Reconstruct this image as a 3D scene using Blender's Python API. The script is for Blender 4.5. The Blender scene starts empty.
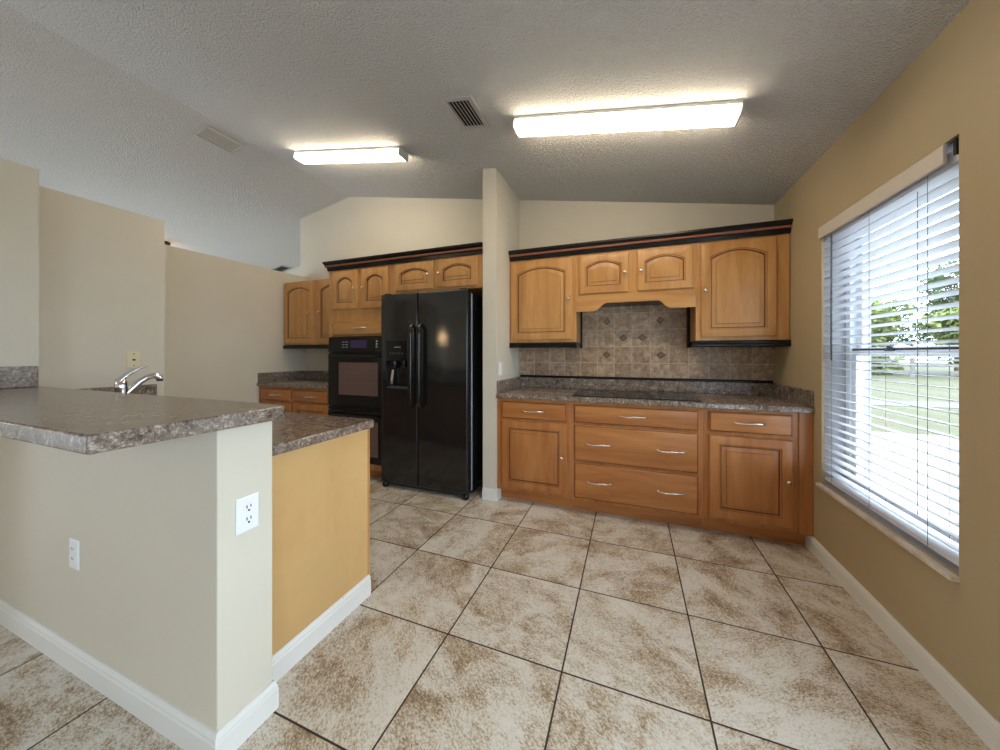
import bpy, math, random
from math import pi, sin, cos, radians
from mathutils import Vector, Matrix

random.seed(7)
SC = bpy.context.scene
COL = SC.collection

# ------------------------------------------------------------------ camera, sky, sun, daylight, exposure
cam = bpy.data.objects.new('camera', bpy.data.cameras.new('camera'))
COL.objects.link(cam)
cam.location = (0, 0, 1.25)
cam.rotation_euler = (radians(90), 0, radians(20.9))
cam.data.sensor_width = 36
cam.data.lens = 342.0 / 1000 * 36
cam.data.shift_y = -0.0215
cam.data.clip_start = 0.05
SC.camera = cam

world = bpy.data.worlds.new('sky')
SC.world = world
world.use_nodes = True
bg = world.node_tree.nodes['Background']
bg.inputs[0].default_value = (0.75, 0.875, 1.0, 1)
bg.inputs[1].default_value = 5.0

def add_light(name, kind, loc, rot, energy, color, size=None, size_y=None):
    d = bpy.data.lights.new(name, kind)
    d.energy = energy
    d.color = color
    if kind == 'AREA':
        d.shape = 'RECTANGLE'
        d.size = size
        d.size_y = size_y
    o = bpy.data.objects.new(name, d)
    o.location = loc
    o.rotation_euler = rot
    COL.objects.link(o)
    return o

sun = add_light('sun', 'SUN', (0, 0, 12), (radians(38), 0, radians(-150)), 2.2, (1.0, 0.95, 0.86))
sun.data.angle = radians(2)
# the sky comes in through the two windows and the two glass doors: one portal in each opening
for nm, loc, rz, sx, sy in (('sky_portal_window', (1.30, 2.16, 1.245), 90, .92, 1.55), ('sky_portal_nook_window', (1.30, .175, 1.245), 90, 2.05, 1.55),
                            ('sky_portal_patio_door', (1.30, -2.15, 1.06), 90, 1.10, 2.1), ('sky_portal_living_door', (-7.31, -2.63, 1.06), -90, 1.65, 2.1),
                            ('sky_portal_far_window', (-7.31, 2.25, 1.35), -90, 1.5, 1.7)):
    p = add_light(nm, 'AREA', loc, (radians(90), 0, radians(rz)), 1, (1, 1, 1), sx, sy)
    p.data.cycles.is_portal = True
FIXTURE_STRENGTH = 12.5

SC.view_settings.view_transform = 'Standard'
SC.view_settings.look = 'None'
SC.view_settings.exposure = 0.86
SC.view_settings.gamma = 1.0
SC.view_settings.use_curve_mapping = False
SC.cycles.max_bounces = 10
SC.cycles.diffuse_bounces = 6
SC.cycles.sample_clamp_indirect = 8

# ------------------------------------------------------------------ materials
def lin(r, g, b):
    f = lambda c: (c / 12.92) if c <= 0.04045 else ((c + 0.055) / 1.055) ** 2.4
    return (f(r / 255), f(g / 255), f(b / 255), 1)

class NT:
    def __init__(self, name):
        self.m = bpy.data.materials.new(name)
        self.m.use_nodes = True
        self.t = self.m.node_tree
        self.b = self.t.nodes['Principled BSDF']
    def n(self, kind, **kw):
        nd = self.t.nodes.new(kind)
        for k, v in kw.items():
            if k.startswith('i_'):
                key = k[2:].replace('_', ' ')
                nd.inputs[key].default_value = v
            else:
                setattr(nd, k, v)
        return nd
    def l(self, a, ao, b, bi):
        self.t.links.new(a.outputs[ao], b.inputs[bi])
    def coords(self, scale=(1, 1, 1), out='Object', loc=(0, 0, 0)):
        tc = self.n('ShaderNodeTexCoord')
        mp = self.n('ShaderNodeMapping')
        mp.inputs['Scale'].default_value = scale
        mp.inputs['Location'].default_value = loc
        self.l(tc, out, mp, 'Vector')
        return mp
    def ramp(self, pts, interp='LINEAR'):
        r = self.n('ShaderNodeValToRGB')
        r.color_ramp.interpolation = interp
        el = r.color_ramp.elements
        while len(el) < len(pts):
            el.new(0.5)
        for e, (p, c) in zip(el, pts):
            e.position = p
            e.color = c
        return r
    def noise(self, vec, scale, detail=4, rough=0.55, dist=0.0):
        nz = self.n('ShaderNodeTexNoise')
        nz.inputs['Scale'].default_value = scale
        nz.inputs['Detail'].default_value = detail
        nz.inputs['Roughness'].default_value = rough
        nz.inputs['Distortion'].default_value = dist
        self.l(vec, 0, nz, 'Vector')
        return nz
    def bump(self, src, out, strength, dist):
        b = self.n('ShaderNodeBump')
        b.inputs['Strength'].default_value = strength
        b.inputs['Distance'].default_value = dist
        self.l(src, out, b, 'Height')
        self.l(b, 'Normal', self.b, 'Normal')
        return b
    def mix(self, fac, fo, a, ao, c, co, mode='MIX'):
        m = self.n('ShaderNodeMix', data_type='RGBA', blend_type=mode)
        if fac is None:
            m.inputs[0].default_value = fo
        else:
            self.l(fac, fo, m, 0)
        for src, o, idx in ((a, ao, 6), (c, co, 7)):
            if src is None:
                m.inputs[idx].default_value = o
            else:
                self.l(src, o, m, idx)
        return m

def plain(name, color, rough=0.5, metal=0.0, spec=None, coat=0.0):
    t = NT(name)
    t.b.inputs['Base Color'].default_value = color
    t.b.inputs['Roughness'].default_value = rough
    t.b.inputs['Metallic'].default_value = metal
    if spec is not None:
        t.b.inputs['Specular IOR Level'].default_value = spec
    if coat:
        t.b.inputs['Coat Weight'].default_value = coat
        t.b.inputs['Coat Roughness'].default_value = 0.05
    return t.m

def paint(name, color, var=0.03):
    t = NT(name)
    mp = t.coords(out='Object')
    nz = t.noise(mp, 1.6, 3)
    c2 = tuple(min(1, c * (1 + var)) for c in color[:3]) + (1,)
    c1 = tuple(c * (1 - var) for c in color[:3]) + (1,)
    r = t.ramp([(0.3, c1), (0.7, c2)])
    t.l(nz, 'Fac', r, 'Fac')
    t.l(r, 'Color', t.b, 'Base Color')
    t.b.inputs['Roughness'].default_value = 0.55
    f = t.noise(mp, 260, 2)
    t.bump(f, 'Fac', 0.12, 0.001)
    return t.m

def popcorn(name):
    t = NT(name)
    mp = t.coords()
    a = t.noise(mp, 88, 3, 0.6, 0.3)
    r = t.ramp([(0.38, (0, 0, 0, 1)), (0.66, (1, 1, 1, 1))])
    t.l(a, 'Fac', r, 'Fac')
    b = t.bump(r, 'Color', 1.0, 0.014)
    c = t.ramp([(0.0, lin(232, 231, 229)), (1.0, lin(248, 247, 245))])
    t.l(a, 'Fac', c, 'Fac')
    t.l(c, 'Color', t.b, 'Base Color')
    t.b.inputs['Roughness'].default_value = 0.95
    t.b.inputs['Specular IOR Level'].default_value = 0.1
    return t.m

def wood(name, horizontal=False, light=(206, 162, 104), dark=(180, 128, 74), grain=1.0, rough=0.34):
    t = NT(name)
    sc = (1.6, 3.0, 14.0) if horizontal else (14.0, 3.0, 1.6)
    oi = t.n('ShaderNodeObjectInfo')
    tc = t.n('ShaderNodeTexCoord')
    add = t.n('ShaderNodeVectorMath', operation='MULTIPLY_ADD')
    t.l(oi, 'Random', add, 0)
    add.inputs[1].default_value = (13.0, 7.0, 17.0)
    t.l(tc, 'Object', add, 2)
    mp = t.n('ShaderNodeMapping')
    mp.inputs['Scale'].default_value = sc
    t.l(add, 'Vector', mp, 'Vector')
    nz = t.noise(mp, 1.0, 5, 0.6, 0.6)
    r = t.ramp([(0.28, lin(*dark)), (0.55, lin(*[(a + b) / 2 + 4 for a, b in zip(light, dark)])), (0.78, lin(*light))])
    t.l(nz, 'Fac', r, 'Fac')
    # fine pores along the grain
    mp2 = t.n('ShaderNodeMapping')
    mp2.inputs['Scale'].default_value = (8, 10, 160) if horizontal else (160, 10, 8)
    t.l(add, 'Vector', mp2, 'Vector')
    nf = t.noise(mp2, 1.0, 2, 0.5)
    r2 = t.ramp([(0.3, (0.86, 0.82, 0.78, 1)), (0.55, (1, 1, 1, 1))])
    t.l(nf, 'Fac', r2, 'Fac')
    m = t.mix(None, 0.5 * grain, r, 'Color', r2, 'Color', 'MULTIPLY')
    # board to board change
    ow = t.n('ShaderNodeMapping')
    ow.inputs['Scale'].default_value = (0.3, 1, 7.5) if horizontal else (7.5, 1, 0.3)
    t.l(add, 'Vector', ow, 'Vector')
    nb = t.noise(ow, 1.0, 0, 0.5)
    rb = t.ramp([(0.35, (0.90, 0.85, 0.80, 1)), (0.65, (1.05, 1.04, 1.02, 1))])
    t.l(nb, 'Fac', rb, 'Fac')
    m2 = t.mix(None, 0.7, m, 2, rb, 'Color', 'MULTIPLY')
    t.l(m2, 2, t.b, 'Base Color')
    t.b.inputs['Roughness'].default_value = rough
    t.b.inputs['Specular IOR Level'].default_value = 0.45
    t.bump(nf, 'Fac', 0.05, 0.0006)
    return t.m

def laminate(name):
    t = NT(name)
    mp = t.coords()
    a = t.noise(mp, 32, 8, 0.74, 0.5)
    b = t.noise(mp, 84, 6, 0.8, 0.3)
    c = t.noise(mp, 5, 3, 0.6, 0.8)
    ra = t.ramp([(0.36, lin(42, 35, 32)), (0.45, lin(92, 78, 69)), (0.51, lin(146, 131, 120)), (0.56, lin(96, 81, 72)), (0.62, lin(206, 198, 190)), (0.72, lin(84, 69, 61))])
    t.l(a, 'Fac', ra, 'Fac')
    rb = t.ramp([(0.40, lin(34, 29, 27)), (0.48, lin(112, 97, 88)), (0.55, lin(150, 136, 126)), (0.62, lin(224, 218, 212))])
    t.l(b, 'Fac', rb, 'Fac')
    m = t.mix(None, 0.42, ra, 'Color', rb, 'Color')
    rc = t.ramp([(0.3, (0.82, 0.80, 0.78, 1)), (0.7, (1.1, 1.08, 1.05, 1))])
    t.l(c, 'Fac', rc, 'Fac')
    m2 = t.mix(None, 0.8, m, 2, rc, 'Color', 'MULTIPLY')
    t.l(m2, 2, t.b, 'Base Color')
    t.b.inputs['Roughness'].default_value = 0.20
    t.b.inputs['Specular IOR Level'].default_value = 0.6
    return t.m

TILE = 0.508
TX, TY = -0.497 * TILE, 4.640 * TILE      # one grout crossing
def floor_tile(name):
    t = NT(name)
    geo = t.n('ShaderNodeNewGeometry')
    mp = t.n('ShaderNodeMapping')
    mp.inputs['Location'].default_value = (-TX / TILE + 40, -TY / TILE + 40, 0)
    mp.inputs['Scale'].default_value = (1 / TILE, 1 / TILE, 1)
    t.l(geo, 'Position', mp, 'Vector')
    fl = t.n('ShaderNodeVectorMath', operation='FLOOR')
    t.l(mp, 0, fl, 0)
    fr = t.n('ShaderNodeVectorMath', operation='FRACTION')
    t.l(mp, 0, fr, 0)
    wn = t.n('ShaderNodeTexWhiteNoise', noise_dimensions='3D')
    t.l(fl, 'Vector', wn, 'Vector')
    # distance to the tile edge
    sep = t.n('ShaderNodeSeparateXYZ')
    t.l(fr, 'Vector', sep, 'Vector')
    def m(op, a, ao, b=None, bo=None):
        nd = t.n('ShaderNodeMath', operation=op)
        if a is None: nd.inputs[0].default_value = ao
        else: t.l(a, ao, nd, 0)
        if b is not None: t.l(b, bo, nd, 1)
        elif bo is not None: nd.inputs[1].default_value = bo
        return nd
    def edge(o):
        i = m('SUBTRACT', None, 1.0, sep, o)
        return m('MINIMUM', sep, o, i, 0)
    e = m('MINIMUM', edge('X'), 0, edge('Y'), 0)
    gm = t.n('ShaderNodeMapRange')
    gm.inputs['From Min'].default_value = 0.0050
    gm.inputs['From Max'].default_value = 0.0085
    t.l(e, 0, gm, 'Value')
    # travertine veins, shifted and turned per tile
    sub = t.n('ShaderNodeVectorMath', operation='SUBTRACT')
    t.l(fr, 'Vector', sub, 0)
    sub.inputs[1].default_value = (0.5, 0.5, 0)
    ang = m('MULTIPLY', wn, 'Value', None, 6.0)
    rot = t.n('ShaderNodeVectorRotate', rotation_type='Z_AXIS')
    t.l(sub, 'Vector', rot, 'Vector')
    t.l(ang, 0, rot, 'Angle')
    off = t.n('ShaderNodeVectorMath', operation='MULTIPLY_ADD')
    t.l(wn, 'Color', off, 0)
    off.inputs[1].default_value = (30, 30, 30)
    t.l(rot, 'Vector', off, 2)
    st = t.n('ShaderNodeMapping')
    st.inputs['Scale'].default_value = (1.0, 1.6, 1)
    t.l(off, 'Vector', st, 'Vector')
    big = t.noise(st, 1.8, 3, 0.55, 0.6)
    mid = t.noise(st, 6.5, 8, 0.8, 0.5)
    fine = t.noise(st, 46.0, 5, 0.8, 0.3)
    sb = m('MULTIPLY', big, 'Fac', None, 0.9)
    s = m('MULTIPLY_ADD', mid, 'Fac', None, 0.75)
    t.l(sb, 0, s, 2)
    s2 = m('MULTIPLY_ADD', fine, 'Fac', None, 1.5)
    t.l(s, 0, s2, 2)
    r = t.ramp([(0.54, lin(122, 98, 76)), (0.67, lin(160, 137, 111)), (0.77, lin(188, 171, 149)), (0.86, lin(208, 200, 187)), (1.0, lin(220, 215, 207))])
    nrm = m('SUBTRACT', s2, 0, None, 0.735)
    t.l(nrm, 0, r, 'Fac')
    # small dark pits
    pit = t.ramp([(0.33, (0.50, 0.46, 0.44, 1)), (0.45, (1, 1, 1, 1))])
    pn = t.noise(st, 20, 7, 0.8, 0.5)
    t.l(pn, 'Fac', pit, 'Fac')
    pm = t.mix(None, 0.75, r, 'Color', pit, 'Color', 'MULTIPLY')
    gv = t.mix(gm, 'Result', None, lin(58, 40, 30), pm, 2)
    t.l(gv, 2, t.b, 'Base Color')
    rr = t.n('ShaderNodeMapRange')
    rr.inputs['To Min'].default_value = 0.85
    rr.inputs['To Max'].default_value = 0.42
    t.l(gm, 'Result', rr, 'Value')
    t.l(rr, 'Result', t.b, 'Roughness')
    hm = m('MULTIPLY_ADD', fine, 'Fac', None, 0.25)
    t.l(gm, 'Result', hm, 2)
    t.bump(hm, 0, 0.35, 0.003)
    return t.m

def wall_tile(name, x0=-1.053, z0=1.010, size=0.152):
    t = NT(name)
    geo = t.n('ShaderNodeNewGeometry')
    mp = t.n('ShaderNodeMapping')
    mp.inputs['Location'].default_value = (-x0 / size + 20, 0, -z0 / size + 20)
    mp.inputs['Scale'].default_value = (1 / size, 0.001, 1 / size)
    t.l(geo, 'Position', mp, 'Vector')
    fl = t.n('ShaderNodeVectorMath', operation='FLOOR'); t.l(mp, 0, fl, 0)
    fr = t.n('ShaderNodeVectorMath', operation='FRACTION'); t.l(mp, 0, fr, 0)
    wn = t.n('ShaderNodeTexWhiteNoise', noise_dimensions='3D'); t.l(fl, 'Vector', wn, 'Vector')
    sep = t.n('ShaderNodeSeparateXYZ'); t.l(fr, 'Vector', sep, 'Vector')
    def edge(o):
        i = t.n('ShaderNodeMath', operation='SUBTRACT'); i.inputs[0].default_value = 1.0
        t.l(sep, o, i, 1)
        q = t.n('ShaderNodeMath', operation='MINIMUM'); t.l(sep, o, q, 0); t.l(i, 0, q, 1)
        return q
    e = t.n('ShaderNodeMath', operation='MINIMUM'); t.l(edge('X'), 0, e, 0); t.l(edge('Z'), 0, e, 1)
    gm = t.n('ShaderNodeMapRange')
    gm.inputs['From Min'].default_value = 0.008
    gm.inputs['From Max'].default_value = 0.016
    t.l(e, 0, gm, 'Value')
    off = t.n('ShaderNodeVectorMath', operation='MULTIPLY_ADD')
    t.l(wn, 'Color', off, 0); off.inputs[1].default_value = (20, 20, 20); t.l(fr, 'Vector', off, 2)
    nz = t.noise(off, 3.2, 6, 0.66, 0.8)
    r = t.ramp([(0.30, lin(126, 102, 86)), (0.50, lin(166, 143, 122)), (0.70, lin(202, 182, 160))])
    t.l(nz, 'Fac', r, 'Fac')
    pr = t.ramp([(0.0, (0.72, 0.66, 0.62, 1)), (0.5, (0.98, 0.95, 0.92, 1)), (1.0, (1.10, 1.10, 1.06, 1))])
    t.l(wn, 'Value', pr, 'Fac')
    pm = t.mix(None, 0.9, r, 'Color', pr, 'Color', 'MULTIPLY')
    gv = t.mix(gm, 'Result', None, lin(206, 192, 168), pm, 2)
    t.l(gv, 2, t.b, 'Base Color')
    t.b.inputs['Roughness'].default_value = 0.45
    t.bump(gm, 'Result', 0.4, 0.002)
    return t.m

def pebbled_black(name):
    t = NT(name)
    t.b.inputs['Base Color'].default_value = (0.012, 0.012, 0.013, 1)
    t.b.inputs['Roughness'].default_value = 0.09
    t.b.inputs['Specular IOR Level'].default_value = 0.6
    mp = t.coords()
    nz = t.noise(mp, 120, 1, 0.5)
    t.bump(nz, 'Fac', 0.22, 0.0014)
    return t.m

def oven_glass(name):
    t = NT(name)
    t.b.inputs['Base Color'].default_value = lin(110, 84, 82)
    t.b.inputs['Roughness'].default_value = 0.06
    t.b.inputs['Specular IOR Level'].default_value = 0.9
    return t.m

def glass(name):
    t = NT(name)
    out = t.t.nodes['Material Output']
    tr = t.n('ShaderNodeBsdfTransparent')
    tr.inputs[0].default_value = (0.93, 0.95, 0.94, 1)
    gl = t.n('ShaderNodeBsdfGlossy')
    gl.inputs['Roughness'].default_value = 0.0
    fr = t.n('ShaderNodeFresnel')
    fr.inputs['IOR'].default_value = 1.25
    geo = t.n('ShaderNodeNewGeometry')
    front = t.n('ShaderNodeMath', operation='SUBTRACT')
    front.inputs[0].default_value = 1.0
    t.l(geo, 'Backfacing', front, 1)
    ff = t.n('ShaderNodeMath', operation='MULTIPLY')
    t.l(fr, 0, ff, 0); t.l(front, 0, ff, 1)
    mx = t.n('ShaderNodeMixShader')
    t.l(ff, 0, mx, 0); t.l(tr, 0, mx, 1); t.l(gl, 0, mx, 2)
    t.l(mx, 0, out, 'Surface')
    return t.m

def emit(name, color, s):
    t = NT(name)
    t.b.inputs['Base Color'].default_value = (0.8, 0.8, 0.8, 1)
    t.b.inputs['Emission Color'].default_value = color
    t.b.inputs['Emission Strength'].default_value = s
    return t.m

def mottled(name, c1, c2, scale, rough=0.9):
    t = NT(name)
    mp = t.coords()
    nz = t.noise(mp, scale, 5, 0.65)
    r = t.ramp([(0.32, lin(*c1)), (0.68, lin(*c2))])
    t.l(nz, 'Fac', r, 'Fac')
    t.l(r, 'Color', t.b, 'Base Color')
    t.b.inputs['Roughness'].default_value = rough
    return t.m

def scuffed_trim(name):
    t = NT(name)
    mp = t.coords()
    nz = t.noise(mp, 30, 4, 0.7)
    r = t.ramp([(0.70, lin(226, 226, 224)), (0.74, lin(70, 66, 64))])
    t.l(nz, 'Fac', r, 'Fac')
    t.l(r, 'Color', t.b, 'Base Color')
    t.b.inputs['Roughness'].default_value = 0.5
    return t.m

M = dict(
    wall=paint('beige_wall_paint', lin(212, 206, 192)),
    shaded_wall=paint('shaded_beige_wall_paint', lin(179, 161, 128)),  # right wall: same beige, with its dim warm light put into the colour
    ceiling=popcorn('popcorn_ceiling'),
    floor=floor_tile('travertine_floor_tile'),
    scuffed=scuffed_trim('scuffed_white_trim'),
    trim=paint('white_trim_paint', lin(226, 226, 224), 0.015),
    wood_v=wood('honey_maple'),
    wood_h=wood('honey_maple_across', True),
    base_v=wood('amber_maple', False, (196, 137, 80), (162, 100, 52)),
    base_h=wood('amber_maple_across', True, (196, 137, 80), (162, 100, 52)),
    veneer=wood('plain_maple_veneer', False, (208, 174, 122), (199, 160, 106), 0.4, 0.4),
    glaze=plain('brown_glaze', lin(96, 50, 26), 0.4),
    black=plain('black_lacquer', (0.006, 0.006, 0.008, 1), 0.25, 0, 0.35),
    copper=plain('copper_brown_rope', lin(150, 92, 66), 0.4),
    laminate=laminate('brown_granite_laminate'),
    tile=wall_tile('tumbled_stone_tile'),
    pewter=plain('pewter_accent', lin(150, 134, 116), 0.35, 0.2),
    umber=plain('umber_accent', lin(92, 76, 64), 0.5),
    nickel=plain('brushed_nickel', (0.72, 0.68, 0.63, 1), 0.25, 1.0),
    chrome=plain('chrome', (0.82, 0.83, 0.86, 1), 0.07, 1.0),
    fridge=pebbled_black('pebbled_black_enamel'),
    gloss=plain('gloss_black', (0.010, 0.010, 0.011, 1), 0.12, 0, 0.36),
    rubber=plain('dark_plastic', (0.02, 0.02, 0.022, 1), 0.5),
    gasket=plain('grey_gasket', lin(150, 156, 168), 0.4),
    grey=plain('grey_plastic', lin(70, 74, 82), 0.35),
    oven_glass=oven_glass('tinted_oven_glass'),
    display=plain('violet_display', lin(62, 52, 92), 0.15),
    mark=plain('pale_print', lin(190, 190, 190), 0.5),
    plate=plain('white_plastic', lin(236, 238, 242), 0.35),
    ivory=plain('ivory_plastic', lin(226, 214, 182), 0.4),
    slot=plain('dark_slot', (0.01, 0.01, 0.01, 1), 0.6),
    vinyl=plain('white_vinyl', lin(232, 236, 240), 0.4),
    slat=plain('white_blind_slat', lin(212, 213, 221), 0.45),
    valance=plain('cream_valance', lin(208, 198, 186), 0.5),
    cord=plain('grey_cord', lin(120, 118, 116), 0.7),
    marble=mottled('marble_sill', (196, 182, 166), (230, 222, 212), 14, 0.35),
    metal_white=plain('white_metal', lin(206, 206, 204), 0.5),
    vent_paint=plain('painted_vent', lin(188, 188, 186), 0.6),
    vent_dark=plain('duct_shadow', (0.012, 0.012, 0.014, 1), 0.9),
    diffuser=emit('lit_acrylic', (1.0, 0.84, 0.61, 1), FIXTURE_STRENGTH),
    glow=emit('lit_amber_shade', (1.0, 0.55, 0.25, 1), 5.0),
    globe=emit('lit_globe', (1.0, 0.66, 0.34, 1), 24.0),
    bronze=plain('dark_bronze', (0.03, 0.022, 0.018, 1), 0.4, 0.6),
    glass=glass('window_glass'),
    lawn=mottled('lawn', (58, 58, 34), (75, 73, 47), 5),
    concrete=mottled('concrete', (136, 136, 133), (146, 147, 144), 3),
    asphalt=mottled('asphalt', (80, 82, 86), (92, 94, 98), 3),
    stucco=mottled('stucco', (156, 156, 160), (168, 168, 171), 30),
    leaf=mottled('leaf_green', (76, 90, 44), (120, 128, 66), 0.9),
    leaf_dark=mottled('leaf_dark_green', (50, 70, 44), (84, 104, 66), 0.9),
    bark=mottled('bark', (84, 70, 58), (112, 98, 84), 6),
    post=plain('weathered_post', lin(110, 108, 104), 0.8),
)

# ------------------------------------------------------------------ mesh helpers
class MB:
    """collects faces in 'world' coordinates of one thing"""
    def __init__(self):
        self.v, self.f, self.m = [], [], []
    def add(self, verts, faces, mi=0):
        o = len(self.v)
        self.v += [tuple(p) for p in verts]
        self.f += [tuple(i + o for i in fc) for fc in faces]
        self.m += [mi] * len(faces)
        return self
    def box(self, x0, x1, y0, y1, z0, z1, mi=0):
        if x0 > x1: x0, x1 = x1, x0
        if y0 > y1: y0, y1 = y1, y0
        if z0 > z1: z0, z1 = z1, z0
        v = [(x0, y0, z0), (x1, y0, z0), (x1, y1, z0), (x0, y1, z0), (x0, y0, z1), (x1, y0, z1), (x1, y1, z1), (x0, y1, z1)]
        return self.add(v, [(0, 3, 2, 1), (4, 5, 6, 7), (0, 1, 5, 4), (1, 2, 6, 5), (2, 3, 7, 6), (3, 0, 4, 7)], mi)
    def obox(self, c, half, rot, mi=0):
        """oriented box: centre, half sizes, 3x3 matrix"""
        pts = []
        for dz in (-1, 1):
            for dx, dy in ((-1, -1), (1, -1), (1, 1), (-1, 1)):
                pts.append(Vector(c) + rot @ Vector((dx * half[0], dy * half[1], dz * half[2])))
        return self.add(pts, [(0, 3, 2, 1), (4, 5, 6, 7), (0, 1, 5, 4), (1, 2, 6, 5), (2, 3, 7, 6), (3, 0, 4, 7)], mi)
    def prism(self, poly, axis, a0, a1, mi=0):
        """poly of 2D points; axis 'x': (y,z) swept along x, 'y': (x,z), 'z': (x,y)"""
        area = sum(poly[i][0] * poly[(i + 1) % len(poly)][1] - poly[(i + 1) % len(poly)][0] * poly[i][1] for i in range(len(poly)))
        if area < 0: poly = poly[::-1]
        def P(p, a):
            return {'x': (a, p[0], p[1]), 'y': (p[0], a, p[1]), 'z': (p[0], p[1], a)}[axis]
        n = len(poly)
        v = [P(p, a0) for p in poly] + [P(p, a1) for p in poly]
        fs = [tuple(range(n))[::-1], tuple(range(n, 2 * n))] + [(i, (i + 1) % n, n + (i + 1) % n, n + i) for i in range(n)]
        if axis == 'y': fs = [f[::-1] for f in fs]
        return self.add(v, fs, mi)
    def loops(self, loops, mats=None, cap=True, cap0=False, capm=0):
        n = len(loops[0])
        o = len(self.v)
        for lp in loops: self.v += [tuple(p) for p in lp]
        for k in range(len(loops) - 1):
            for i in range(n):
                j = (i + 1) % n
                self.f.append((o + k * n + i, o + k * n + j, o + (k + 1) * n + j, o + (k + 1) * n + i))
                self.m.append(mats[k] if mats else 0)
        if cap:
            b = o + (len(loops) - 1) * n
            self.f.append(tuple(range(b, b + n))); self.m.append(capm)
        if cap0:
            self.f.append(tuple(range(o, o + n))[::-1]); self.m.append(mats[0] if mats else 0)
        return self
    def lathe(self, prof, origin, axis=(0, 0, 1), n=20, mi=0):
        ax = Vector(axis).normalized()
        t = Vector((1, 0, 0)) if abs(ax.x) < 0.9 else Vector((0, 1, 0))
        u = ax.cross(t).normalized(); w = ax.cross(u)
        lp = []
        for r, h in prof:
            lp.append([Vector(origin) + ax * h + (u * cos(2 * pi * i / n) + w * sin(2 * pi * i / n)) * max(r, 1e-5) for i in range(n)])
        return self.loops(lp, [mi] * len(lp), True, True, mi)
    def tube(self, path, rad, n=10, mi=0, flat=1.0):
        path = [Vector(p) for p in path]
        if not hasattr(rad, '__len__'): rad = [rad] * len(path)
        lp = []
        d0 = (path[1] - path[0]).normalized()
        up = Vector((0, 0, 1)) if abs(d0.z) < 0.9 else Vector((0, 1, 0))
        u = d0.cross(up).normalized()
        for i, p in enumerate(path):
            d = (path[min(i + 1, len(path) - 1)] - path[max(i - 1, 0)]).normalized()
            u = (u - d * u.dot(d)).normalized()
            w = d.cross(u)
            lp.append([p + (u * cos(2 * pi * k / n) + w * sin(2 * pi * k / n) * flat) * rad[i] for k in range(n)])
        return self.loops(lp, [mi] * len(lp), True, True, mi)

ORG = {}          # where each object's local origin sits in the coordinates the meshes are given in
def tag(o, label=None, cat=None, group=None, kind=None):
    if label: o['label'] = label
    if cat: o['category'] = cat
    if group: o['group'] = group
    if kind: o['kind'] = kind
    return o

def mats(o, ms):
    for m in (ms if isinstance(ms, (list, tuple)) else [ms]):
        o.data.materials.append(m)

def part(name, mb, ms, parent=None, bev=0.0, smooth=None, label=None, seg=2):
    me = bpy.data.meshes.new(name)
    lo = Vector([min(p[i] for p in mb.v) for i in range(3)])
    hi = Vector([max(p[i] for p in mb.v) for i in range(3)])
    c = (lo + hi) / 2
    if parent is None: c.z = lo.z
    me.from_pydata([Vector(p) - c for p in mb.v], [], mb.f)
    me.polygons.foreach_set('material_index', mb.m)
    me.validate()
    me.update()
    o = bpy.data.objects.new(name, me)
    mats(o, ms)
    COL.objects.link(o)
    if parent is not None:
        o.parent = parent
        o.location = c - ORG[parent]
    else:
        o.location = c
    ORG[o] = c
    if smooth:
        me.shade_smooth()
        me.set_sharp_from_angle(angle=radians(smooth))
    if bev:
        b = o.modifiers.new('bevel', 'BEVEL')
        b.width = bev; b.segments = seg; b.limit_method = 'ANGLE'; b.angle_limit = radians(40)
    if label: o['label'] = label
    return o

def thing(name, label, cat, loc=(0, 0, 0), group=None, rot=None, org=None):
    o = bpy.data.objects.new(name, None)
    o.empty_display_size = 0.1
    COL.objects.link(o)
    o.location = loc
    if rot: o.rotation_euler = rot
    ORG[o] = Vector(loc if org is None else org)
    return tag(o, label, cat, group)

def struct(name, mb, m, bev=0.0, label=None, cat=None, smooth=None):
    return tag(part(name, mb, m, None, bev, smooth), label, cat, kind='structure')

# ------------------------------------------------------------------ the room
XR = 1.074; YB = 3.34; SL = 0.178; XRIDGE = -3.300
def ceil_z(x):
    if x > XRIDGE: return 2.44 + SL * (XR - x)
    return 2.44 + SL * (XR - XRIDGE) - 0.19 * (XRIDGE - x)
XL = -7.2; YF = -3.6; YFAR = 4.41
PLX, PLY, PLZ = -3.98, -1.6, 1.87      # pendant whose reflection shows in the refrigerator door
HW = 2.262        # top of the part-height walls
XA, XBW, XC = -3.04, -3.33, -4.04

struct('floor', MB().box(XL - .1, XR + .2, YF - .1, YFAR + .1, -0.1, 0), M['floor'])
struct('ceiling', MB().prism([(XL - .1, ceil_z(XL - .1)), (XRIDGE, ceil_z(XRIDGE)), (XR + .2, ceil_z(XR + .2)), (XR + .2, ceil_z(XR + .2) + .1), (XRIDGE, ceil_z(XRIDGE) + .1), (XL - .1, ceil_z(XL - .1) + .1)], 'y', YF - .1, YFAR + .1), M['ceiling'])

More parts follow.
